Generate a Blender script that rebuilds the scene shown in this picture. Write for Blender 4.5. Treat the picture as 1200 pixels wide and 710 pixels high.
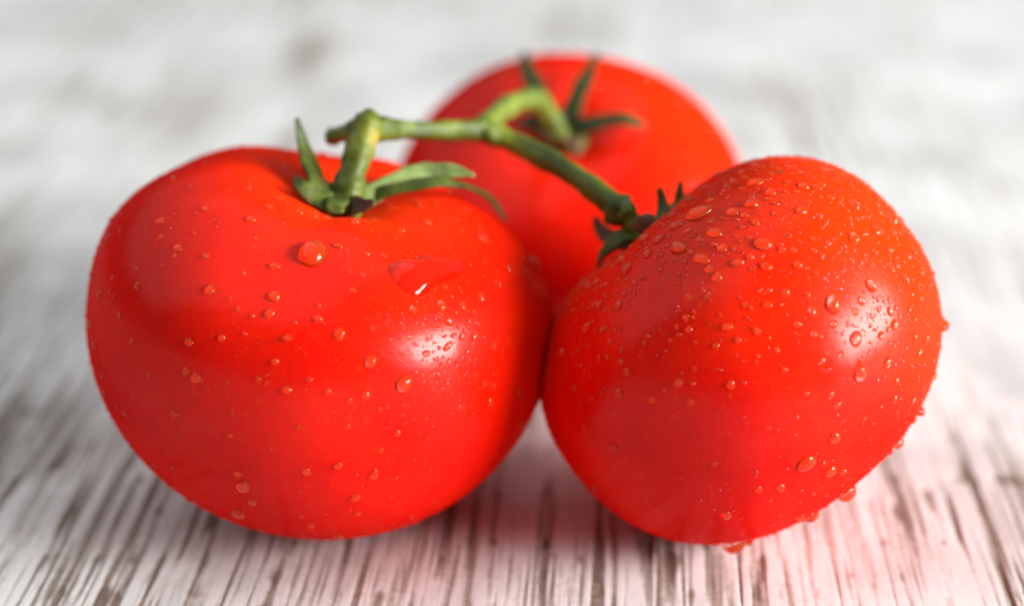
import bpy, bmesh, math, random
import numpy as np
from mathutils import Vector, Matrix, Quaternion
from mathutils.bvhtree import BVHTree

for o in list(bpy.data.objects):
    bpy.data.objects.remove(o)
S = bpy.context.scene
COL = S.collection
rnd = random.Random(7)

# ------------------------------------------------------------------ camera
PITCH = math.radians(22.0)
FPX = 2300.0                       # focal length in photograph pixels (1200 wide)
CAM = Vector((0.0, -0.2796, 0.1488))
FWD = Vector((0, math.cos(PITCH), -math.sin(PITCH)))
UPV = Vector((0, math.sin(PITCH), math.cos(PITCH)))
RGT = Vector((1, 0, 0))
cam_d = bpy.data.cameras.new('camera')
cam = bpy.data.objects.new('camera', cam_d)
COL.objects.link(cam)
cam.location = CAM
cam.rotation_euler = (math.radians(90) - PITCH, 0, 0)
cam_d.sensor_width = 36.0
cam_d.lens = 36.0 * FPX / 1200.0
cam_d.clip_start = 0.01
cam_d.clip_end = 20.0
cam_d.dof.use_dof = True
cam_d.dof.focus_distance = 0.277
cam_d.dof.aperture_fstop = 6.3
cam_d.dof.aperture_blades = 0
S.camera = cam

# ------------------------------------------------------------------ world and lamps
W = bpy.data.worlds.new('World')
S.world = W
W.use_nodes = True
bg = W.node_tree.nodes['Background']
bg.inputs[0].default_value = (0.93, 0.96, 1.0, 1)
bg.inputs[1].default_value = 0.27


def area(name, loc, target, sx, sy, power, color):
    d = bpy.data.lights.new(name, 'AREA')
    d.shape = 'RECTANGLE'
    d.size, d.size_y = sx, sy
    d.energy = power
    d.color = color
    o = bpy.data.objects.new(name, d)
    COL.objects.link(o)
    o.location = loc
    o.rotation_euler = (Vector(target) - Vector(loc)).to_track_quat('-Z', 'Y').to_euler()
    return o


# a window to the right of the table, and a broad pale ceiling bounce from behind and above
area('window_light', (1.46, -0.42, 0.50), (0.01, 0.0, 0.03), 1.05, 0.56, 145.0, (1.0, 0.985, 0.96))
area('ceiling_light', (-0.60, 0.36, 1.20), (-0.02, 0.04, 0.0), 2.6, 2.4, 30.0, (0.93, 0.985, 1.0))

S.render.engine = 'CYCLES'
S.view_settings.view_transform = 'Standard'
S.view_settings.look = 'None'
S.view_settings.exposure = -0.95
S.view_settings.gamma = 1.0
S.view_settings.use_curve_mapping = False
S.cycles.use_denoising = True
S.cycles.max_bounces = 14
S.cycles.diffuse_bounces = 5
S.cycles.glossy_bounces = 5
S.cycles.transmission_bounces = 10
S.cycles.caustics_reflective = False
S.cycles.caustics_refractive = True
S.cycles.sample_clamp_indirect = 30.0
S.cycles.blur_glossy = 0.05


# ------------------------------------------------------------------ small helpers
def ray(px, py):
    return (FWD + RGT * ((px - 600.0) / FPX) + UPV * ((355.0 - py) / FPX))


def at(px, py, depth):
    return CAM + ray(px, py) * depth


def mesh_from(name, verts, faces, mat, smooth=True):
    me = bpy.data.meshes.new(name)
    me.from_pydata([tuple(v) for v in verts], [], faces)
    me.update()
    if smooth:
        me.polygons.foreach_set('use_smooth', [True] * len(me.polygons))
    if mat:
        me.materials.append(mat)
    return me


def obj(name, me, parent=None, loc=(0, 0, 0)):
    o = bpy.data.objects.new(name, me)
    COL.objects.link(o)
    o.location = loc
    if parent:
        o.parent = parent
    return o


def tag(o, label=None, cat=None, group=None, kind=None):
    if label: o['label'] = label
    if cat: o['category'] = cat
    if group: o['group'] = group
    if kind: o['kind'] = kind
    return o


def new_mat(name):
    m = bpy.data.materials.new(name)
    m.use_nodes = True
    nt = m.node_tree
    return m, nt, nt.nodes['Principled BSDF']


def N(nt, typ, **kw):
    n = nt.nodes.new(typ)
    for k, v in kw.items():
        setattr(n, k, v)
    return n


def noise(nt, scale, detail=3.0, rough=0.55, vec=None, dist=0.0):
    n = N(nt, 'ShaderNodeTexNoise')
    n.inputs['Scale'].default_value = scale
    n.inputs['Detail'].default_value = detail
    n.inputs['Roughness'].default_value = rough
    n.inputs['Distortion'].default_value = dist
    if vec is not None:
        nt.links.new(vec, n.inputs['Vector'])
    return n.outputs['Fac']


def ramp(nt, fac, stops):
    r = N(nt, 'ShaderNodeValToRGB')
    el = r.color_ramp.elements
    while len(el) > 1:
        el.remove(el[-1])
    el[0].position, el[0].color = stops[0][0], stops[0][1]
    for p, c in stops[1:]:
        e = el.new(p)
        e.color = c
    nt.links.new(fac, r.inputs[0])
    return r.outputs[0]


def mix(nt, fac, a, b, mode='MIX'):
    m = N(nt, 'ShaderNodeMix', data_type='RGBA', blend_type=mode)
    for i, v in ((0, fac), (6, a), (7, b)):
        if isinstance(v, (int, float)):
            m.inputs[i].default_value = v
        elif isinstance(v, tuple):
            m.inputs[i].default_value = v
        else:
            nt.links.new(v, m.inputs[i])
    return m.outputs[2]


def math_node(nt, op, a, b=0.0):
    m = N(nt, 'ShaderNodeMath', operation=op)
    for i, v in ((0, a), (1, b)):
        if isinstance(v, (int, float)):
            m.inputs[i].default_value = v
        else:
            nt.links.new(v, m.inputs[i])
    return m.outputs[0]


def bump(nt, height, strength, dist, chain=None):
    b = N(nt, 'ShaderNodeBump')
    b.inputs['Strength'].default_value = strength
    b.inputs['Distance'].default_value = dist
    nt.links.new(height, b.inputs['Height'])
    if chain is not None:
        nt.links.new(chain, b.inputs['Normal'])
    return b.outputs['Normal']


def coords(nt):
    return N(nt, 'ShaderNodeTexCoord').outputs['Object']


# ------------------------------------------------------------------ materials
def skin_material():
    m, nt, p = new_mat('tomato_skin')
    c = coords(nt)
    big = noise(nt, 45, 3, 0.5, c)
    fine = noise(nt, 900, 2, 0.5, c)
    col = ramp(nt, big, [(0.30, (0.66, 0.0008, 0.0002, 1)), (0.50, (0.79, 0.0026, 0.0003, 1)),
                         (0.70, (0.86, 0.0085, 0.0005, 1))])
    fl = ramp(nt, fine, [(0.60, (0, 0, 0, 1)), (0.78, (1, 1, 1, 1))])
    col = mix(nt, math_node(nt, 'MULTIPLY', fl, 0.5), col, (0.88, 0.040, 0.002, 1))
    # paler orange shoulders round the stalk: the fruit's own colour, plus a lit side painted in
    at_ = N(nt, 'ShaderNodeAttribute', attribute_name='shoulder_lit_side')
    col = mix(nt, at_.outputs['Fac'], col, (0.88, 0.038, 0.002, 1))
    nt.links.new(col, p.inputs['Base Color'])
    rr = N(nt, 'ShaderNodeMapRange')
    nt.links.new(noise(nt, 140, 3, 0.6, c), rr.inputs[0])
    rr.inputs[1].default_value, rr.inputs[2].default_value = 0.3, 0.7
    rr.inputs[3].default_value, rr.inputs[4].default_value = 0.20, 0.29
    p.inputs['Specular IOR Level'].default_value = 0.0
    p.inputs['Roughness'].default_value = 1.0
    p.inputs['Subsurface Weight'].default_value = 0.06
    p.inputs['Subsurface Radius'].default_value = (1.0, 0.06, 0.02)
    p.inputs['Subsurface Scale'].default_value = 0.003
    b1 = bump(nt, noise(nt, 260, 3, 0.55, c), 0.10, 0.0006)
    b2 = bump(nt, noise(nt, 2600, 2, 0.5, c), 0.10, 0.00008, b1)
    nt.links.new(b2, p.inputs['Normal'])
    # the thin wax film: a weak gloss over the flesh, only a little stronger at grazing angles
    gl = N(nt, 'ShaderNodeBsdfGlossy')
    gl.inputs['Color'].default_value = (1.0, 0.90, 0.88, 1)
    nt.links.new(rr.outputs[0], gl.inputs['Roughness'])
    nt.links.new(b2, gl.inputs['Normal'])
    lw = N(nt, 'ShaderNodeLayerWeight')
    lw.inputs['Blend'].default_value = 0.5
    f = math_node(nt, 'POWER', lw.outputs['Facing'], 4.0)
    f = math_node(nt, 'ADD', math_node(nt, 'MULTIPLY', f, 0.045), 0.021)
    mx = N(nt, 'ShaderNodeMixShader')
    nt.links.new(f, mx.inputs[0])
    nt.links.new(p.outputs[0], mx.inputs[1])
    nt.links.new(gl.outputs[0], mx.inputs[2])
    nt.links.new(mx.outputs[0], nt.nodes['Material Output'].inputs['Surface'])
    return m


def water_material(name, amber_glow):
    m, nt, p = new_mat(name)
    nt.nodes.remove(p)
    g = N(nt, 'ShaderNodeBsdfGlass')
    g.inputs['IOR'].default_value = 1.333
    g.inputs['Roughness'].default_value = 0.0
    g.inputs['Color'].default_value = (1, 1, 1, 1)
    out = g.outputs[0]
    if amber_glow > 0:  # amber glow of light focused in the drop, put into its colour
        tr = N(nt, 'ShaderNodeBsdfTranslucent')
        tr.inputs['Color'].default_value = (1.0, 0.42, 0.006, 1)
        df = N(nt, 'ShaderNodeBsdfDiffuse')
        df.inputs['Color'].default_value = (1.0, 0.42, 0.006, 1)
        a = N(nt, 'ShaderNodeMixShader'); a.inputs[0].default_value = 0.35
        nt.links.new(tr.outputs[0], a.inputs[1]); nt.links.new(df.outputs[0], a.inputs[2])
        b = N(nt, 'ShaderNodeMixShader'); b.inputs[0].default_value = amber_glow
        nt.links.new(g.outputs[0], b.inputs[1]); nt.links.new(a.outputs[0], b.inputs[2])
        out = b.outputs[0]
    nt.links.new(out, nt.nodes['Material Output'].inputs['Surface'])
    return m


def green_material(name, dark, mid, light, rough=0.5, yellow=None, scale=160):
    m, nt, p = new_mat(name)
    c = coords(nt)
    n1 = noise(nt, scale, 4, 0.6, c)
    col = ramp(nt, n1, [(0.30, dark), (0.52, mid), (0.74, light)])
    if yellow:
        f = ramp(nt, noise(nt, scale * 0.9, 2, 0.5, c, 0.4), [(0.56, (0, 0, 0, 1)), (0.70, (1, 1, 1, 1))])
        col = mix(nt, math_node(nt, 'MULTIPLY', f, 0.75), col, yellow)
    nt.links.new(col, p.inputs['Base Color'])
    p.inputs['Roughness'].default_value = rough
    p.inputs['Specular IOR Level'].default_value = 0.35
    b1 = bump(nt, noise(nt, 900, 3, 0.6, c), 0.5, 0.0003)
    b2 = bump(nt, noise(nt, 4000, 1, 0.5, c), 0.35, 0.0001, b1)
    nt.links.new(b2, p.inputs['Normal'])
    return m


def wood_material():
    m, nt, p = new_mat('whitewashed_wood')
    c = coords(nt)
    tilt = N(nt, 'ShaderNodeMapping')
    tilt.inputs['Rotation'].default_value = (0, 0, 0.05)
    nt.links.new(c, tilt.inputs['Vector'])
    mp = N(nt, 'ShaderNodeMapping')
    mp.inputs['Scale'].default_value = (1.0, 0.10, 1.0)
    nt.links.new(tilt.outputs[0], mp.inputs['Vector'])
    streak = noise(nt, 1300, 4, 0.65, mp.outputs[0], 0.25)
    speck = noise(nt, 700, 3, 0.6, c)
    tone = noise(nt, 30, 3, 0.5, c)
    wear = N(nt, 'ShaderNodeAttribute', attribute_name='wear').outputs['Fac']
    w2 = math_node(nt, 'ADD', wear, math_node(nt, 'MULTIPLY', math_node(nt, 'SUBTRACT', streak, 0.44), 0.85))
    w3 = math_node(nt, 'ADD', w2, math_node(nt, 'MULTIPLY', math_node(nt, 'SUBTRACT', speck, 0.48), 0.60))
    paint = ramp(nt, tone, [(0.34, (0.57, 0.57, 0.565, 1)), (0.50, (0.735, 0.735, 0.73, 1)), (0.66, (0.83, 0.83, 0.825, 1))])
    bare = ramp(nt, streak, [(0.3, (0.080, 0.052, 0.036, 1)), (0.5, (0.18, 0.134, 0.102, 1)), (0.7, (0.33, 0.275, 0.23, 1))])
    thin = (0.45, 0.415, 0.38, 1)
    a = ramp(nt, w3, [(0.10, (0, 0, 0, 1)), (0.46, (1, 1, 1, 1))])
    b = ramp(nt, w3, [(0.44, (0, 0, 0, 1)), (0.92, (1, 1, 1, 1))])
    col = mix(nt, a, paint, thin)
    col = mix(nt, b, col, bare)
    nt.links.new(col, p.inputs['Base Color'])
    p.inputs['Roughness'].default_value = 0.62
    p.inputs['Specular IOR Level'].default_value = 0.3
    n1 = bump(nt, math_node(nt, 'ADD', streak, speck), 0.10, 0.0002)
    nt.links.new(n1, p.inputs['Normal'])
    return m


M_SKIN = skin_material()
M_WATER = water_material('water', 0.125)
M_CLEAR = water_material('clear_water', 0.0)
M_STEM = green_material('vine_green', (0.036, 0.052, 0.004, 1), (0.098, 0.140, 0.008, 1), (0.22, 0.27, 0.020, 1), 0.5)
M_STALK = green_material('yellowed_green', (0.035, 0.045, 0.005, 1), (0.105, 0.140, 0.010, 1), (0.24, 0.25, 0.020, 1),
                         0.5, (0.42, 0.28, 0.012, 1), 120)
M_LIGHT = green_material('light_green', (0.06, 0.09, 0.008, 1), (0.14, 0.19, 0.022, 1), (0.27, 0.32, 0.05, 1), 0.5)
M_SEPAL = green_material('sepal_green', (0.018, 0.028, 0.003, 1), (0.050, 0.078, 0.005, 1), (0.14, 0.17, 0.014, 1), 0.55, (0.13, 0.085, 0.02, 1), 220)
M_PALE = green_material('pale_sepal', (0.09, 0.14, 0.025, 1), (0.24, 0.34, 0.10, 1), (0.42, 0.52, 0.22, 1), 0.5)
M_DARK = green_material('dark_sepal', (0.012, 0.018, 0.002, 1), (0.030, 0.048, 0.004, 1), (0.075, 0.10, 0.010, 1), 0.55)
M_DRY = green_material('dried_sepal', (0.045, 0.018, 0.010, 1), (0.11, 0.055, 0.025, 1), (0.22, 0.15, 0.07, 1), 0.7)
M_WOOD = wood_material()


# ------------------------------------------------------------------ numpy value noise
def vnoise(x, y, seed=0):
    r = np.random.RandomState(seed)
    T = r.rand(256, 256)
    xi, yi = np.floor(x).astype(int), np.floor(y).astype(int)
    fx, fy = x - xi, y - yi
    fx = fx * fx * (3 - 2 * fx)
    fy = fy * fy * (3 - 2 * fy)
    a = T[xi % 256, yi % 256]; b = T[(xi + 1) % 256, yi % 256]
    c = T[xi % 256, (yi + 1) % 256]; d = T[(xi + 1) % 256, (yi + 1) % 256]
    return (a * (1 - fx) + b * fx) * (1 - fy) + (c * (1 - fx) + d * fx) * fy


def sstep(a, b, x):
    t = np.clip((x - a) / (b - a), 0, 1)
    return t * t * (3 - 2 * t)


# ------------------------------------------------------------------ tabletop
def build_table():
    xf = np.arange(-0.115, 0.1151, 0.00018)
    xo = np.arange(0.116, 0.20, 0.0005)
    xs = np.concatenate([np.linspace(-0.9, -0.205, 40), -xo[::-1], xf, xo, np.linspace(0.205, 0.9, 40)])
    ys = np.concatenate([np.linspace(-0.45, -0.09, 24), np.arange(-0.088, 0.05, 0.0011), np.arange(0.05, 0.20, 0.002),
                         np.arange(0.20, 0.46, 0.004), np.linspace(0.465, 1.3, 60)])
    X, Y = np.meshgrid(xs, ys, indexing='ij')
    xw = X - 0.05 * Y + 0.0035 * (vnoise(X * 9 + 5, Y * 7 + 3, 1) - 0.5) + 0.0005 * (vnoise(X * 40, Y * 25, 2) - 0.5)
    s1 = vnoise(xw * 1000 + 40, Y * 20 + 9, 3)
    s2 = vnoise(xw * 1800 + 11, Y * 44 + 2, 4)
    g2 = vnoise(xw * 2300 + 31, Y * 90 + 12, 8)
    g3 = vnoise(xw * 170 + 31, Y * 9 + 12, 10)
    ln = vnoise(xw * 1050 + 91, Y * 20 + 42, 12)
    patch = 0.6 * vnoise(X * 26 + 7, Y * 13 + 5, 5) + 0.4 * vnoise(X * 60, Y * 30 + 8, 6)
    # the left middle of the board is more worn than the right
    bare = 0.13 * np.exp(-((X + 0.085) / 0.030) ** 2 - ((Y - 0.022) / 0.035) ** 2)
    bare += 0.10 * np.exp(-((X - 0.010) / 0.026) ** 2 - ((Y + 0.012) / 0.030) ** 2)
    bare -= 0.05 * sstep(0.06, 0.14, Y)
    bare -= 0.07 * sstep(0.02, 0.07, X)
    v = 0.42 * s1 + 0.36 * s2 + 0.22 * g2 + 0.36 * (patch - 0.5) + bare - 0.005
    groove = sstep(0.44, 0.80, v)
    line = sstep(0.80, 0.92, ln + 0.30 * (patch - 0.5) + 0.5 * bare) * sstep(0.30, 0.6, s2) * sstep(0.3, 0.7, g2)
    chip = sstep(0.74, 0.90, vnoise(xw * 520, Y * 190, 7) * 0.7 + 0.3 * s1 + 0.40 * (patch - 0.5) + 0.6 * bare)
    wear = np.clip(0.78 * groove + 0.80 * line + 0.60 * chip, 0, 1)
    # far stains that blur into soft grey spots
    for sx, sy, a, b, k in ((-0.060, 0.285, 0.007, 0.030, 0.75), (-0.150, 0.150, 0.012, 0.030, 0.6), (0.075, 0.24, 0.014, 0.018, 0.35),
                            (0.017, 0.315, 0.014, 0.02, 0.35), (-0.085, 0.225, 0.012, 0.03, 0.42), (-0.125, 0.06, 0.012, 0.03, 0.40),
                            (0.13, 0.05, 0.006, 0.02, 0.40), (-0.112, 0.10, 0.010, 0.03, 0.35)):
        blot = k * np.exp(-((X - sx) / a) ** 2 - ((Y - sy) / b) ** 2)
        wear = np.clip(wear + blot * (0.4 + 0.9 * g2), 0, 1)
    Z = -0.00008 * groove - 0.00016 * line - 0.00005 * chip + 0.00006 * (g3 - 0.5)
    nx, ny = X.shape
    top = np.stack([X.ravel(), Y.ravel(), Z.ravel()], 1)
    idx = np.arange(nx * ny).reshape(nx, ny)
    q = np.stack([idx[:-1, :-1], idx[1:, :-1], idx[1:, 1:], idx[:-1, 1:]], -1).reshape(-1, 4)
    # thickness: a skirt and an underside
    n0 = len(top)
    ring = list(idx[:, 0]) + list(idx[-1, 1:]) + list(idx[-2::-1, -1]) + list(idx[0, -2:0:-1])
    low = top[ring].copy(); low[:, 2] = -0.022
    verts = np.concatenate([top, low])
    k = len(ring)
    sk = [(ring[i], n0 + i, n0 + (i + 1) % k, ring[(i + 1) % k]) for i in range(k)]
    me = bpy.data.meshes.new('tabletop')
    nq = len(q)
    loops = np.concatenate([q.ravel(), np.array(sk).ravel(), np.arange(n0 + k - 1, n0 - 1, -1)])
    me.vertices.add(len(verts)); me.vertices.foreach_set('co', verts.astype(np.float32).ravel())
    me.loops.add(len(loops)); me.loops.foreach_set('vertex_index', loops.astype(np.int32))
    npoly = nq + k + 1
    me.polygons.add(npoly)
    starts = np.concatenate([np.arange(nq + k) * 4, [4 * (nq + k)]])
    me.polygons.foreach_set('loop_start', starts.astype(np.int32))
    me.polygons.foreach_set('use_smooth', np.array([True] * nq + [False] * (k + 1)))
    me.update(calc_edges=True)
    me.validate()
    a = me.attributes.new('wear', 'FLOAT', 'POINT')
    a.data.foreach_set('value', np.concatenate([wear.ravel(), np.zeros(k)]).astype(np.float32))
    me.materials.append(M_WOOD)
    o = obj('tabletop', me)
    tag(o, 'whitewashed wooden tabletop with worn brown grain lines under the tomatoes', kind='structure')


build_table()


# ------------------------------------------------------------------ tomatoes
class Tomato:
    pass


def build_tomato(label, a, c, nt_, nb, z0, centre, axis, lobes, dimple, seed, orange, lit_side):
    t = Tomato()
    k = Vector(axis).normalized()
    x = Vector((0, 1, 0)).cross(k).normalized()
    y = k.cross(x)
    nu, nv = 192, 120
    th = np.linspace(0, 2 * np.pi, nu, endpoint=False)
    tt = np.linspace(0.0, np.pi, nv) ** 1.0
    T, H = np.meshgrid(tt, th, indexing='ij')
    s, co = np.sin(T), np.cos(T)
    n = np.where(co > 0, nt_, nb)
    r = a * np.abs(s) ** (2 / n)
    z = np.where(co > 0, c - z0, c + z0) * np.sign(co) * np.abs(co) ** (2 / n) + z0
    # ribs that run down from the stalk, stronger on the shoulder
    rr = r / a
    rib = np.zeros_like(T)
    rs = np.random.RandomState(seed)
    for kk, amp in lobes:
        rib += amp * np.cos(kk * H + rs.rand() * 6.28)
    up = np.clip(co * 0.8 + 0.35, 0, 1)
    r = r * (1 + rib * up)
    z = z + np.where(co > 0, 1, 0) * a * rib * 0.9 * rr * (1 - rr) * 3
    z -= dimple * a * np.exp(-(rr / 0.30) ** 2) * (co > 0)
    z -= 0.35 * dimple * a * np.exp(-(rr / 0.12) ** 2) * (co > 0)
    z += 0.06 * a * np.exp(-(rr / 0.22) ** 2) * (co < 0)
    P = np.stack([r * np.cos(H), r * np.sin(H), z], -1).reshape(-1, 3)
    R = np.array([x, y, k])
    P = P @ R
    P[:, 2] += 0
    C = np.array(centre)
    Wd = P + C
    dz = Wd[:, 2].min()
    Wd[:, 2] -= dz - 0.0001
    base = Vector((centre[0], centre[1], 0))
    loc = Wd - np.array(base)
    faces = []
    for i in range(nv - 1):
        for j in range(nu):
            j2 = (j + 1) % nu
            faces.append((i * nu + j, (i + 1) * nu + j, (i + 1) * nu + j2, i * nu + j2))
    me = mesh_from('skin', loc, faces, M_SKIN)
    bm = bmesh.new(); bm.from_mesh(me)
    bmesh.ops.remove_doubles(bm, verts=bm.verts, dist=1e-6)
    bmesh.ops.recalc_face_normals(bm, faces=bm.faces)
    bm.to_mesh(me); bm.free()
    # shoulder and lit-side tint attribute
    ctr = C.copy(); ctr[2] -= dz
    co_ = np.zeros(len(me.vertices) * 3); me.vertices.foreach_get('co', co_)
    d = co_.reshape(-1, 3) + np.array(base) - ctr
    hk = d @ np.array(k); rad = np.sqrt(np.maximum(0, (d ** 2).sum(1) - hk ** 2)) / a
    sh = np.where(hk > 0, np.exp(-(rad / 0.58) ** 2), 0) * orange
    # strong light on the upper right, painted as orange into the skin
    sh = np.maximum(sh, lit_side * np.clip((d @ np.array((0.62, 0.05, 0.78))) / a - 0.05 + 0.25 * np.sin(d[:, 0] * 260 + d[:, 2] * 190) * 0.3, 0, 1))
    at_ = me.attributes.new('shoulder_lit_side', 'FLOAT', 'POINT')
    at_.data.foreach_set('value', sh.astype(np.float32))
    root = obj('tomato', None, None, base)
    tag(root, label, 'tomato', 'ripe red tomatoes joined by one green vine')
    skin = obj('skin', me, root)
    t.root, t.base, t.k, t.x, t.y, t.a = root, base, k, x, y, a
    t.centre = Vector(ctr)
    t.bvh = BVHTree.FromPolygons([Vector(v.co) + base for v in me.vertices], [tuple(p.vertices) for p in me.polygons])
    hit = t.bvh.ray_cast(t.centre + k * a * 2, -k)
    t.pole = hit[0]
    t.seed = seed
    return t


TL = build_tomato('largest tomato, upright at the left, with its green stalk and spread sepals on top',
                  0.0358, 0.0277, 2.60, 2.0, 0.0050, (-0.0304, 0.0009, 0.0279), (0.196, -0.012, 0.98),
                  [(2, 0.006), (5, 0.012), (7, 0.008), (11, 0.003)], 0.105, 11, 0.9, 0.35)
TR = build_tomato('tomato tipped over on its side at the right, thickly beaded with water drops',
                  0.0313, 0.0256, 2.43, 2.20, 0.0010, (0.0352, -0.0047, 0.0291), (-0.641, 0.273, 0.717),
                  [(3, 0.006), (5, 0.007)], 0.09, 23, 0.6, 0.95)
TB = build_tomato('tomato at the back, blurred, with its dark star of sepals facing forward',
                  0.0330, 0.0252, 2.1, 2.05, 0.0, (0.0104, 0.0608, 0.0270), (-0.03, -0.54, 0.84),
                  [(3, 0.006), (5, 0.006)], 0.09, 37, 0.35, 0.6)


# ------------------------------------------------------------------ swept shapes (stalks, sepals)
def catmull(pts, n):
    pts = [Vector(p) for p in pts]
    P = [pts[0] * 2 - pts[1]] + pts + [pts[-1] * 2 - pts[-2]]
    out = []
    for i in range(1, len(P) - 2):
        for j in range(n):
            t = j / n
            a, b, c, d = P[i - 1], P[i], P[i + 1], P[i + 2]
            out.append(0.5 * ((2 * b) + (c - a) * t + (2 * a - 5 * b + 4 * c - d) * t * t + (3 * b - a - 3 * c + d) * t ** 3))
    out.append(pts[-1])
    return out


def sweep(name, pts, radii, mat, flat=1.0, normal=None, sides=14, n=8, rough=0.06, seed=0, cup=0.0, origin=Vector((0, 0, 0))):
    """A tube along pts; flat < 1 squashes it along `normal` (leaf-like), cup bends the section into a gutter."""
    path = catmull(pts, n)
    m = len(path)
    rad = [radii[0]] * m
    for i in range(m):
        f = i / (m - 1) * (len(radii) - 1)
        j = min(int(f), len(radii) - 2)
        rad[i] = radii[j] + (radii[j + 1] - radii[j]) * (f - j)
    r_ = random.Random(seed)
    ph = [r_.random() * 6.28 for _ in range(6)]
    verts, faces = [], []
    nrm = Vector(normal) if normal else Vector((0.13, -0.31, 0.94))
    for i, p in enumerate(path):
        tan = (path[min(i + 1, m - 1)] - path[max(i - 1, 0)]).normalized()
        s = tan.cross(nrm).normalized()
        u = s.cross(tan).normalized()
        if not normal:
            nrm = u
        for j in range(sides):
            an = 2 * math.pi * j / sides
            w = 1 + rough * (math.sin(3 * an + ph[0] + i * 0.11) * 0.5 + math.sin(5 * an + ph[1]) * 0.5
                             + 0.8 * math.sin(i * 0.55 + ph[2]) + 0.5 * math.sin(i * 1.3 + ph[3] + 2 * an))
            cx = math.cos(an) * rad[i] * w
            cy = math.sin(an) * rad[i] * w * flat + cup * (math.cos(an) ** 2) * rad[i]
            verts.append(p + s * cx + u * cy - origin)
    for i in range(m - 1):
        for j in range(sides):
            j2 = (j + 1) % sides
            faces.append((i * sides + j, i * sides + j2, (i + 1) * sides + j2, (i + 1) * sides + j))
    faces.append(tuple(range(sides - 1, -1, -1)))
    faces.append(tuple((m - 1) * sides + j for j in range(sides)))
    me = mesh_from(name, verts, faces, mat)
    bm = bmesh.new(); bm.from_mesh(me)
    bmesh.ops.recalc_face_normals(bm, faces=bm.faces)
    bm.to_mesh(me); bm.free()
    return me


def calyx(t, sepals, disc_r):
    """sepals: (list of points, radii, material, normal)"""
    k = t.k
    prof = [(0.0, -0.0012), (0.75, -0.0010), (1.0, 0.0002), (0.80, 0.0009), (0.45, 0.0016), (0.0, 0.0018)]
    ns = 20
    verts, faces = [], []
    for (q, h) in prof:
        for j in range(ns):
            an = 2 * math.pi * j / ns
            w = 1 + 0.16 * math.cos(5 * an + t.seed)
            verts.append(t.pole + (t.x * math.cos(an) + t.y * math.sin(an)) * disc_r * q * w + k * h - t.base)
    for i in range(len(prof) - 1):
        for j in range(ns):
            j2 = (j + 1) % ns
            faces.append((i * ns + j, i * ns + j2, (i + 1) * ns + j2, (i + 1) * ns + j))
    me = mesh_from('calyx', verts, faces, M_SEPAL)
    bm = bmesh.new(); bm.from_mesh(me)
    bmesh.ops.remove_doubles(bm, verts=bm.verts, dist=1e-7)
    bmesh.ops.recalc_face_normals(bm, faces=bm.faces)
    bm.to_mesh(me); bm.free()
    cx = obj('calyx', me, t.root)
    for i, (pts, radii, mat, nrm) in enumerate(sepals):
        sm = sweep('sepal', pts, radii, mat, flat=0.40, normal=nrm, sides=12, n=7, rough=0.10, seed=t.seed + i, cup=0.35, origin=t.base)
        o = obj('sepal', sm, cx)
        if mat is M_PALE: o['label'] = 'pale green sepal curling up'
        if mat is M_DRY: o['label'] = 'short dried brown sepal'


def surf(t, px, py, lift=0.0):
    """point on the tomato seen at a pixel of the photograph, and its outward normal"""
    d = ray(px, py).normalized()
    h = t.bvh.ray_cast(CAM, d)
    if h[0] is not None:
        return h[0] + h[1] * lift, h[1]
    best = None
    for i in range(240):
        p = CAM + d * (0.22 + i * 0.001)
        q = t.bvh.find_nearest(p)
        if best is None or q[3] < best[2]:
            best = (q[0], q[1], q[3])
    return best[0] + best[1] * lift, best[1]


def dep(p):
    return (p - CAM).dot(FWD)


# ---- left tomato calyx
pL = TL.pole
dL = dep(pL)
toward = -FWD
calyx(TL, [
    ([pL - TL.x * 0.0010 + TL.k * 0.0006, at(374, 222, dL - 0.001), at(362, 196, dL + 0.001), at(353, 166, dL + 0.002), at(347, 139, dL + 0.001)],
     [0.0023, 0.0025, 0.0018, 0.0012, 0.0004], M_SEPAL, (0.75, -0.65, 0.1)),
    ([pL - TL.x * 0.0008, at(386, 241, dL - 0.0035), at(368, 231, dL - 0.004), at(352, 217, dL - 0.0045), at(347, 208, dL - 0.0035)],
     [0.0018, 0.0020, 0.0017, 0.0010, 0.0004], M_SEPAL, (-0.2, -0.5, 0.85)),
    ([pL + TL.x * 0.0012 + TL.k * 0.0008, at(436, 229, dL + 0.002), at(466, 214, dL + 0.004), at(500, 204, dL + 0.005), at(530, 202, dL + 0.004), at(556, 206, dL + 0.003)],
     [0.0016, 0.0016, 0.0017, 0.0016, 0.0011, 0.0003], M_PALE, (-0.12, -0.75, 0.65)),
    ([pL + TL.x * 0.0010, surf(TL, 436, 240, 0.0010)[0], surf(TL, 470, 238, 0.0022)[0], surf(TL, 515, 238, 0.0032)[0], surf(TL, 560, 243, 0.0022)[0], surf(TL, 598, 253, 0.0006)[0]],
     [0.0016, 0.0015, 0.0012, 0.0010, 0.0007, 0.0003], M_SEPAL, (0.1, -0.45, 0.9)),
    ([pL + TL.k * 0.0006, at(418, 244, dL - 0.0035), at(428, 242, dL - 0.005), at(438, 236, dL - 0.006)],
     [0.0018, 0.0018, 0.0012, 0.0004], M_DRY, (0.1, -0.7, 0.7)),
    ([pL - TL.x * 0.0004, at(396, 238, dL - 0.004), at(392, 246, dL - 0.006), at(402, 248, dL - 0.007)],
     [0.0018, 0.0017, 0.0012, 0.0004], M_SEPAL, (0.0, -0.6, 0.8)),
], 0.0036)

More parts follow.
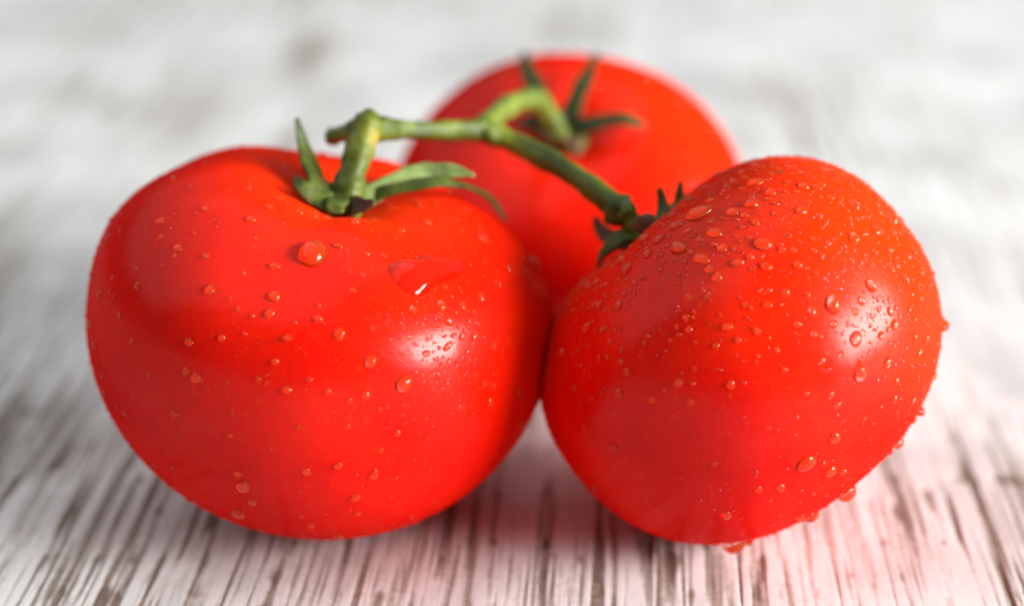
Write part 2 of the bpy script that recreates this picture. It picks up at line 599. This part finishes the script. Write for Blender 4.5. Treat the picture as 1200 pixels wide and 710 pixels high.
# ---- right tomato calyx (edge on, half hidden behind its shoulder)
pR = TR.pole
dR = dep(pR)
calyx(TR, [
    ([pR, at(768, 262, dR - 0.001), at(778, 252, dR + 0.001), at(777, 236, dR + 0.002), at(773, 219, dR + 0.002)],
     [0.0016, 0.0017, 0.0013, 0.0011, 0.0005], M_SEPAL, (-0.6, -0.7, 0.3)),
    ([pR, at(780, 256, dR + 0.003), at(794, 243, dR + 0.004), at(797, 228, dR + 0.004), at(798, 211, dR + 0.004)],
     [0.0014, 0.0014, 0.0011, 0.0009, 0.0004], M_SEPAL, (-0.6, -0.7, 0.3)),
    ([pR, at(752, 268, dR - 0.002), at(758, 258, dR - 0.0035), at(762, 251, dR - 0.003)],
     [0.0016, 0.0016, 0.0012, 0.0006], M_DRY, (-0.4, -0.8, 0.4)),
    ([pR, at(733, 279, dR - 0.002), at(718, 289, dR - 0.002), at(706, 300, dR - 0.001), at(700, 313, dR + 0.001)],
     [0.0016, 0.0018, 0.0015, 0.0010, 0.0004], M_SEPAL, (-0.6, -0.4, 0.7)),
    ([pR, at(728, 281, dR + 0.003), at(712, 276, dR + 0.006), at(703, 266, dR + 0.009), at(697, 254, dR + 0.010)],
     [0.0014, 0.0014, 0.0012, 0.0010, 0.0004], M_DRY, (-0.6, -0.5, 0.6)),
], 0.0034)

# ---- back tomato calyx (a star facing the camera)
pB = TB.pole
dB = dep(pB)
nB = (TB.k.x, TB.k.y, TB.k.z)
calyx(TB, [
    ([pB, surf(TB, 645, 150, 0.0025)[0], surf(TB, 630, 122, 0.0035)[0], surf(TB, 620, 100, 0.0035)[0], surf(TB, 617, 80, 0.003)[0]],
     [0.0020, 0.0021, 0.0017, 0.0013, 0.0005], M_DARK, nB),
    ([pB, surf(TB, 668, 148, 0.0025)[0], surf(TB, 680, 122, 0.0035)[0], surf(TB, 690, 102, 0.0035)[0], surf(TB, 697, 85, 0.0035)[0]],
     [0.0020, 0.0019, 0.0016, 0.0011, 0.0005], M_DARK, nB),
    ([pB, surf(TB, 678, 163, 0.0025)[0], surf(TB, 705, 160, 0.0035)[0], surf(TB, 730, 156, 0.0035)[0], surf(TB, 752, 159, 0.0025)[0]],
     [0.0022, 0.0020, 0.0016, 0.0014, 0.0008], M_DARK, nB),
    ([pB, surf(TB, 664, 172, 0.0025)[0], surf(TB, 670, 182, 0.0025)[0], surf(TB, 674, 192, 0.0015)[0]],
     [0.0020, 0.0020, 0.0016, 0.0006], M_DRY, nB),
    ([pB, surf(TB, 640, 166, 0.0025)[0], surf(TB, 622, 160, 0.0035)[0], surf(TB, 604, 158, 0.0025)[0]],
     [0.0022, 0.0024, 0.0018, 0.0006], M_DARK, nB),
], 0.0042)

# ------------------------------------------------------------------ the vine
node = at(431, 151, dL + 0.004)
fork = at(566, 152, dL + 0.018)
vine_base = Vector((node.x, node.y, node.z))
vine = obj('tomato_vine', None, None, vine_base)
tag(vine, 'green forked vine stalk lying across the tops of all three tomatoes', 'vine')
O = vine_base
# the main stalk: cut end, node, fork, then on to the right tomato
stalk = sweep('stalk', [at(388, 161, dL + 0.010), at(408, 156, dL + 0.007), node, at(462, 152, dL + 0.008), at(510, 153, dL + 0.013), fork],
              [0.0013, 0.0014, 0.0021, 0.00165, 0.0014, 0.0020], M_STEM, sides=20, n=8, rough=0.11, seed=3, origin=O)
obj('stalk', stalk, vine)
kn = [at(431, 151, dL + 0.004) + Vector((0, 0, 0.0))]
ped = sweep('pedicel', [at(435, 131, dL + 0.004), at(430, 148, dL + 0.003), at(421, 175, dL + 0.0015), at(412, 205, dL + 0.0005), at(406, 232, dL), pL + TL.k * 0.0004],
            [0.0010, 0.0024, 0.0021, 0.0022, 0.0026, 0.0034], M_STALK, sides=20, n=8, rough=0.10, seed=5, origin=O)
o = obj('pedicel', ped, vine); o['label'] = 'thick yellowish pedicel standing on the left tomato'
jt = at(727, 247, dR + 0.0005)
ped2 = sweep('pedicel', [fork, at(603, 168, dL + 0.018), at(655, 194, dL + 0.012), at(697, 222, dR + 0.004), jt, at(738, 258, dR), pR + TR.k * 0.0002],
             [0.0019, 0.0018, 0.0018, 0.0018, 0.0021, 0.0018, 0.0024], M_STEM, sides=20, n=8, rough=0.10, seed=8, origin=O)
o = obj('pedicel', ped2, vine); o['label'] = 'long dark green pedicel running down to the right tomato'
ped3 = sweep('pedicel', [fork, at(583, 134, dL + 0.024), at(604, 121, dL + 0.031), at(627, 117, dL + 0.037), at(641, 135, (dL + 0.037 + dB) / 2), at(652, 155, dB - 0.003), pB + TB.k * 0.0002],
             [0.0019, 0.0018, 0.0018, 0.0019, 0.0019, 0.0020, 0.0028], M_LIGHT, sides=20, n=8, rough=0.10, seed=9, origin=O)
o = obj('pedicel', ped3, vine); o['label'] = 'pale green pedicel looping over to the back tomato'
# knuckle on the right pedicel
kd = (at(738, 258, dR) - at(697, 222, dR + 0.004)).normalized()
knm = sweep('knuckle', [jt - kd * 0.0022, jt - kd * 0.0008, jt + kd * 0.0008, jt + kd * 0.0022],
            [0.0016, 0.00245, 0.0025, 0.0016], M_SEPAL, sides=16, n=5, rough=0.12, seed=12, origin=O)
obj('knuckle', knm, vine)


# ------------------------------------------------------------------ water drops
def dome(seed, h, rings=7, sides=20, sag=0.0, wob=0.05, tail=0.0):
    """unit cap: base radius 1 in xy, bulging to height h along z, -y is downhill"""
    r_ = random.Random(seed)
    ph = [r_.random() * 6.28 for _ in range(4)]
    verts, faces = [], []
    R = (1 + h * h) / (2 * h)
    for i in range(rings + 1):
        f = i / rings
        # even steps along the arc
        amax = math.asin(min(1.0, 1 / R)) if h <= 1 else math.pi - math.asin(1 / R)
        an_ = amax * (1 - f)
        q, z = R * math.sin(an_), R * math.cos(an_) - (R - h)
        if i == rings:
            verts.append((0, -sag * 0.2, h)); break
        for j in range(sides):
            an = 2 * math.pi * j / sides
            w = 1 + wob * (math.sin(2 * an + ph[0]) + 0.6 * math.sin(3 * an + ph[1]) + 0.3 * math.sin(5 * an + ph[2]))
            x, y = q * w * math.cos(an), q * w * math.sin(an)
            if y > 0:
                y *= 1 + tail * (1 - min(1, abs(x)))
                x *= 1 - 0.35 * tail * min(1, y)
            y -= sag * z * 0.6
            verts.append((x, y, z))
    top = len(verts) - 1
    for i in range(rings - 1):
        for j in range(sides):
            j2 = (j + 1) % sides
            faces.append((i * sides + j, i * sides + j2, (i + 1) * sides + j2, (i + 1) * sides + j))
    b = (rings - 1) * sides
    for j in range(sides):
        faces.append((b + j, b + (j + 1) % sides, top))
    # foot sunk below the skin so that the drop is a closed body
    lo = len(verts)
    for j in range(sides):
        v = verts[j]
        verts.append((v[0] * 0.93, v[1] * 0.93, -0.30))
    for j in range(sides):
        j2 = (j + 1) % sides
        faces.append((lo + j, lo + j2, j2, j))
    faces.append(tuple(lo + j for j in range(sides - 1, -1, -1)))
    return verts, faces


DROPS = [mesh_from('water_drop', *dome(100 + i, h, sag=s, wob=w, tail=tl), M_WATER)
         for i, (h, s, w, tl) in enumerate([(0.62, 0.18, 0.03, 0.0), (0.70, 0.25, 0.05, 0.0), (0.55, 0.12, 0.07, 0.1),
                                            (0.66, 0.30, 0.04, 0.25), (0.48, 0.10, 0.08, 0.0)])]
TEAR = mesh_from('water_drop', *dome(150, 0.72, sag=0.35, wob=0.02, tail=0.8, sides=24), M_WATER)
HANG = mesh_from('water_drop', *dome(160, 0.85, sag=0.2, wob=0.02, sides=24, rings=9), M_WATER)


def frame(n):
    down = Vector((0, 0, -1))
    dn = down - n * down.dot(n)
    if dn.length < 1e-3:
        dn = Vector((0.3, -0.9, 0)); dn -= n * dn.dot(n)
    dn.normalize()
    yv = -dn
    xv = yv.cross(n).normalized()
    return xv, yv


def place_drop(t, p, n, rx, ry, me=None):
    xv, yv = frame(n)
    rz = (rx + ry) * 0.5
    Mx = Matrix.Identity(4)
    tw = rnd.uniform(-0.35, 0.35)
    xr = xv * math.cos(tw) + yv * math.sin(tw)
    yr = n.cross(xr)
    for i in range(3):
        Mx[i][0], Mx[i][1], Mx[i][2] = xr[i] * rx, yr[i] * ry, n[i] * rz
        Mx[i][3] = p[i] - t.base[i]
    o = bpy.data.objects.new('water_drop', me or rnd.choice(DROPS))
    COL.objects.link(o)
    o.parent = t.root
    o.matrix_local = Mx
    t.spots.append((p.copy(), max(rx, ry)))
    return o


def px_drop(t, px, py, rx, ry=None, me=None):
    rx *= 0.86; ry = ry and ry * 0.86
    p, n = surf(t, px, py)
    d = dep(p)
    s = d / FPX
    v = (CAM - p).normalized()
    ry = ry or rx
    # a drop on a steep side is foreshortened in the picture: widen it again, but only a little
    fz = max(0.45, n.dot(v))
    up_fore = max(0.5, math.sqrt(max(0.0, 1 - (n.dot(UPV)) ** 2)))
    rt_fore = max(0.5, math.sqrt(max(0.0, 1 - (n.dot(RGT)) ** 2)))
    return place_drop(t, p, n, rx * s / rt_fore, ry * s / up_fore, me)


def free(t, p, r):
    for q, s in t.spots:
        if (p - q).length < (r + s) * 1.05:
            return False
    return True


for t in (TL, TR, TB):
    t.spots = []

L_DROPS = [
    (367, 297, 20, 17), (321, 347, 9, 8), (397, 392, 9), (434, 424, 9), (473, 450, 12), (484, 363, 6), (517, 358.6, 7.5, 8.5),
    (543, 358.6, 6), (564, 348, 6), (526, 377.6, 5.5), (550, 376, 3.5), (541, 394.6, 4.5), (555, 394.6, 5.5), (525, 405.5, 8, 4.5),
    (499.6, 414, 6, 4.5), (460, 398, 4), (472, 400, 3), (496, 381, 3, 4), (556, 365, 3.5), (567, 281, 9, 6), (626, 308, 8, 10),
    (618, 320, 5), (597, 314, 5), (321, 312, 10, 5), (246, 340, 8, 7), (296, 370, 4), (260, 396, 6, 5), (221, 401, 6), (372, 374, 8, 5),
    (336, 396, 8, 5), (322, 424, 6, 5), (303, 444, 5, 4), (267, 448, 3.5), (336, 457, 8, 5), (384, 459, 5), (278, 362, 3.5), (345, 378, 3),
    (362, 445, 5, 3.5), (313, 449, 3), (429, 463, 6, 7), (407, 500, 5, 4), (466, 507, 5), (396, 546, 7, 5), (359, 553, 6, 4.5),
    (438, 556, 7), (416, 583, 7, 5), (285, 570, 10, 8), (296, 588, 7, 5), (279, 601, 9, 6), (396, 627, 6, 5), (204, 485, 6, 5),
    (188, 260, 6, 5), (161, 335, 5), (316, 243, 6, 4), (450, 300, 4), (425, 322, 4), (413, 340, 5, 4), (470, 270, 4, 3),
    (155, 400, 4), (140, 370, 4), (175, 440, 4), (410, 470, 4), (445, 480, 3.5), (500, 490, 3.5), (240, 300, 5, 4), (205, 300, 4),
    (300, 280, 5, 3.5), (285, 320, 4), (350, 500, 4), (270, 510, 4),
]
for d in L_DROPS:
    px_drop(TL, *d)

R_DROPS = [
    (819, 251, 13, 11), (858, 249, 9, 6), (881, 239, 10, 6), (837, 273, 11, 7), (894, 286, 14, 10), (795, 290, 14, 9), (822, 303, 12, 7),
    (863, 308, 11, 6), (898, 312, 10, 6), (935, 311, 8, 6), (939, 247.6, 10, 7), (942, 219, 9, 5), (1001, 242, 8), (1001, 280, 10, 8),
    (1027, 270, 9), (1042, 293, 6), (1047, 256, 8), (1025, 296, 5.5), (1021, 334.7, 8, 10), (976, 356, 13, 14), (1003, 397, 9.5, 11),
    (1043, 365, 5, 7), (1033, 393, 5.5, 6), (1041, 386, 4), (1060, 328, 4.5, 11), (1045, 316, 4.5, 5.5), (920, 343, 8, 6), (900, 357, 8, 5),
    (935, 380, 7, 5), (954, 391, 6), (852, 383, 8, 5.5), (807, 386, 5), (839, 405, 5, 4.5), (910, 410, 5), (998, 306, 4.5), (971, 285, 5),
    (952, 280, 4), (1077, 413, 6), (885, 261, 7, 4.5), (903, 226, 9, 5), (885, 215, 9, 6), (1051, 446, 5.5), (978, 513, 9, 8),
    (945, 543, 14, 11), (973, 552, 9, 7.5), (953, 606, 7), (915, 571, 6), (852, 603, 6), (856, 451, 6, 8), (795, 449, 6), (812, 449, 3.5),
    (945, 461, 4), (981, 474, 6, 5), (1012, 491, 4), (900, 501, 4.5, 3), (837, 543, 5, 4), (919, 433, 5), (985, 415, 5), (772, 281, 6, 8),
    (755, 280, 8), (759, 298, 6), (735, 315, 6, 9), (729, 305, 6), (807, 347, 7, 4), (744, 332, 5, 4), (724, 358, 6, 8), (792, 265, 7),
    (787, 253, 6), (1070, 470, 5), (1090, 330, 5), (1094, 440, 5), (1065, 300, 6), (1078, 350, 5),
]
for d in R_DROPS:
    px_drop(TR, *d)
px_drop(TR, 1008, 438, 10, 11, TEAR)
for d in ((861, 640, 14, 10), (993, 577, 13, 9), (880, 645, 6, 5), (954, 608, 7, 6), (1055, 520, 7, 6), (1079, 482, 7, 6), (1104, 381, 8, 8)):
    px_drop(TR, *d, HANG)

B_DROPS = [(540, 106, 5, 4), (560, 96, 5, 4), (590, 84, 5, 4), (720, 80, 5, 4), (760, 96, 5, 4), (800, 124, 5, 4), (830, 152, 5, 4)]
for d in B_DROPS:
    px_drop(TB, *d)


def scatter(t, count, rmin, rmax, power, weight, seed):
    """drops strewn over the fruit; weight(local height along the stalk, world normal, point) is the chance to keep one"""
    r_ = random.Random(seed)
    made, tries = 0, 0
    while made < count and tries < count * 60:
        tries += 1
        v = Vector((r_.gauss(0, 1), r_.gauss(0, 1), r_.gauss(0, 1))).normalized()
        h = t.bvh.ray_cast(t.centre + v * t.a * 3, -v)
        if h[0] is None or h[1].dot(CAM - h[0]) < -0.012 or h[0].z < 0.004:
            continue
        if r_.random() > weight(h[0], h[1]):
            continue
        if (h[0] - t.pole).length < 0.0042:
            continue
        r = rmin + (rmax - rmin) * r_.random() ** power
        if not free(t, h[0], r):
            continue
        e = r_.uniform(0.75, 1.15)
        place_drop(t, h[0], h[1], r / math.sqrt(e), r * math.sqrt(e))
        made += 1


scatter(TR, 212, 0.00030, 0.00085, 2.0, lambda p, n: 0.08 + 0.9 * max(0, n.z) + 0.25 * max(0, n.x), 5)
scatter(TL, 170, 0.00030, 0.0008, 2.2, lambda p, n: 0.35 + 0.5 * max(0, n.z), 6)
scatter(TB, 60, 0.0003, 0.0007, 1.6, lambda p, n: 0.1 + 0.8 * max(0, n.z), 8)


def mist(t, count, rmin, rmax, weight, seed, mat=None):
    """the fine spray too small to pick apart: one joined part"""
    r_ = random.Random(seed)
    base_v, base_f = [], []
    sd = 7
    for (q, z) in ((0.9, -0.3), (1.0, 0.0), (0.80, 0.36)):
        for j in range(sd):
            an = 2 * math.pi * j / sd
            base_v.append((q * math.cos(an), q * math.sin(an), z))
    base_v.append((0, 0, 0.58))
    for i in range(2):
        for j in range(sd):
            j2 = (j + 1) % sd
            base_f.append((i * sd + j, i * sd + j2, (i + 1) * sd + j2, (i + 1) * sd + j))
    for j in range(sd):
        base_f.append((2 * sd + j, 2 * sd + (j + 1) % sd, 3 * sd))
    base_f.append(tuple(range(sd - 1, -1, -1)))
    V, Fc = [], []
    made, tries = 0, 0
    while made < count and tries < count * 400:
        tries += 1
        v = Vector((r_.gauss(0, 1), r_.gauss(0, 1), r_.gauss(0, 1))).normalized()
        h = t.bvh.ray_cast(t.centre + v * t.a * 3, -v)
        if h[0] is None or h[1].dot(CAM - h[0]) < -0.03 or r_.random() > weight(h[0], h[1]):
            continue
        r = rmin + (rmax - rmin) * r_.random() ** 2.5
        if not free(t, h[0], r):
            continue
        xv, yv = frame(h[1])
        o0 = len(V)
        p = h[0] - t.base
        e = r_.uniform(0.8, 1.25)
        for (a, b, c) in base_v:
            V.append(p + xv * a * r * e + yv * b * r / e + h[1] * c * r)
        Fc += [tuple(o0 + i for i in f) for f in base_f]
        made += 1
    o = obj('water_spray', mesh_from('water_spray', V, Fc, mat or M_CLEAR), t.root)
    o['kind'] = 'stuff'


hl = surf(TL, 520, 405)[0]
hr = surf(TR, 1030, 370)[0]
mist(TL, 1700, 0.00010, 0.00030, lambda p, n: 0.25 + 0.75 * math.exp(-((p - hl).length / 0.009) ** 2), 31)
mist(TR, 2200, 0.00011, 0.00036, lambda p, n: 0.30 + 0.5 * max(0, n.z) + 0.6 * math.exp(-((p - hr).length / 0.009) ** 2), 32)

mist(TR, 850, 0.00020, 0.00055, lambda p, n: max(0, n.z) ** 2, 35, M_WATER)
mist(TL, 210, 0.00014, 0.00040, lambda p, n: math.exp(-((p - hl).length / 0.0062) ** 2), 33)
mist(TR, 90, 0.00014, 0.00042, lambda p, n: math.exp(-((p - hr).length / 0.0055) ** 2), 34)

# the flat irregular puddle on the left tomato's shoulder
def puddle(t, outline, h):
    n = len(outline)
    cx = sum(p[0] for p in outline) / n
    cy = sum(p[1] for p in outline) / n
    pts = []
    m = 6
    for i in range(n):
        a, b, c, d = outline[i - 1], outline[i], outline[(i + 1) % n], outline[(i + 2) % n]
        for j in range(m):
            s = j / m
            pts.append(tuple(0.5 * (2 * b[k] + (c[k] - a[k]) * s + (2 * a[k] - 5 * b[k] + 4 * c[k] - d[k]) * s * s
                                    + (3 * b[k] - a[k] - 3 * c[k] + d[k]) * s ** 3) for k in (0, 1)))
    prof = [(0.97, -0.0006), (1.0, 0.0), (0.975, 0.09), (0.94, 0.18), (0.88, 0.31), (0.8, 0.46), (0.7, 0.61), (0.58, 0.76), (0.44, 0.88), (0.25, 0.97), (0.0, 1.0)]
    V, Fc = [], []
    k = len(pts)
    for (q, z) in prof:
        for (x, y) in pts:
            p, nn = surf(t, cx + (x - cx) * q, cy + (y - cy) * q)
            V.append(p + nn * (z * h if z >= 0 else z) - t.base)
    for i in range(len(prof) - 1):
        for j in range(k):
            j2 = (j + 1) % k
            Fc.append((i * k + j, i * k + j2, (i + 1) * k + j2, (i + 1) * k + j))
    Fc.append(tuple(range(k - 1, -1, -1)))
    me = mesh_from('water_drop', V, Fc, M_CLEAR)
    bm = bmesh.new(); bm.from_mesh(me)
    bmesh.ops.remove_doubles(bm, verts=bm.verts, dist=1e-7)
    bmesh.ops.recalc_face_normals(bm, faces=bm.faces)
    bm.to_mesh(me); bm.free()
    o = obj('water_drop', me, t.root)
    o['label'] = 'wide flat irregular water drop'


puddle(TL, [(455, 318), (463, 307), (484, 304), (497, 297), (512, 299), (526, 303), (540, 306), (541, 318), (531, 327), (514, 333),
            (502, 342), (487, 347), (470, 339)], 0.00115)
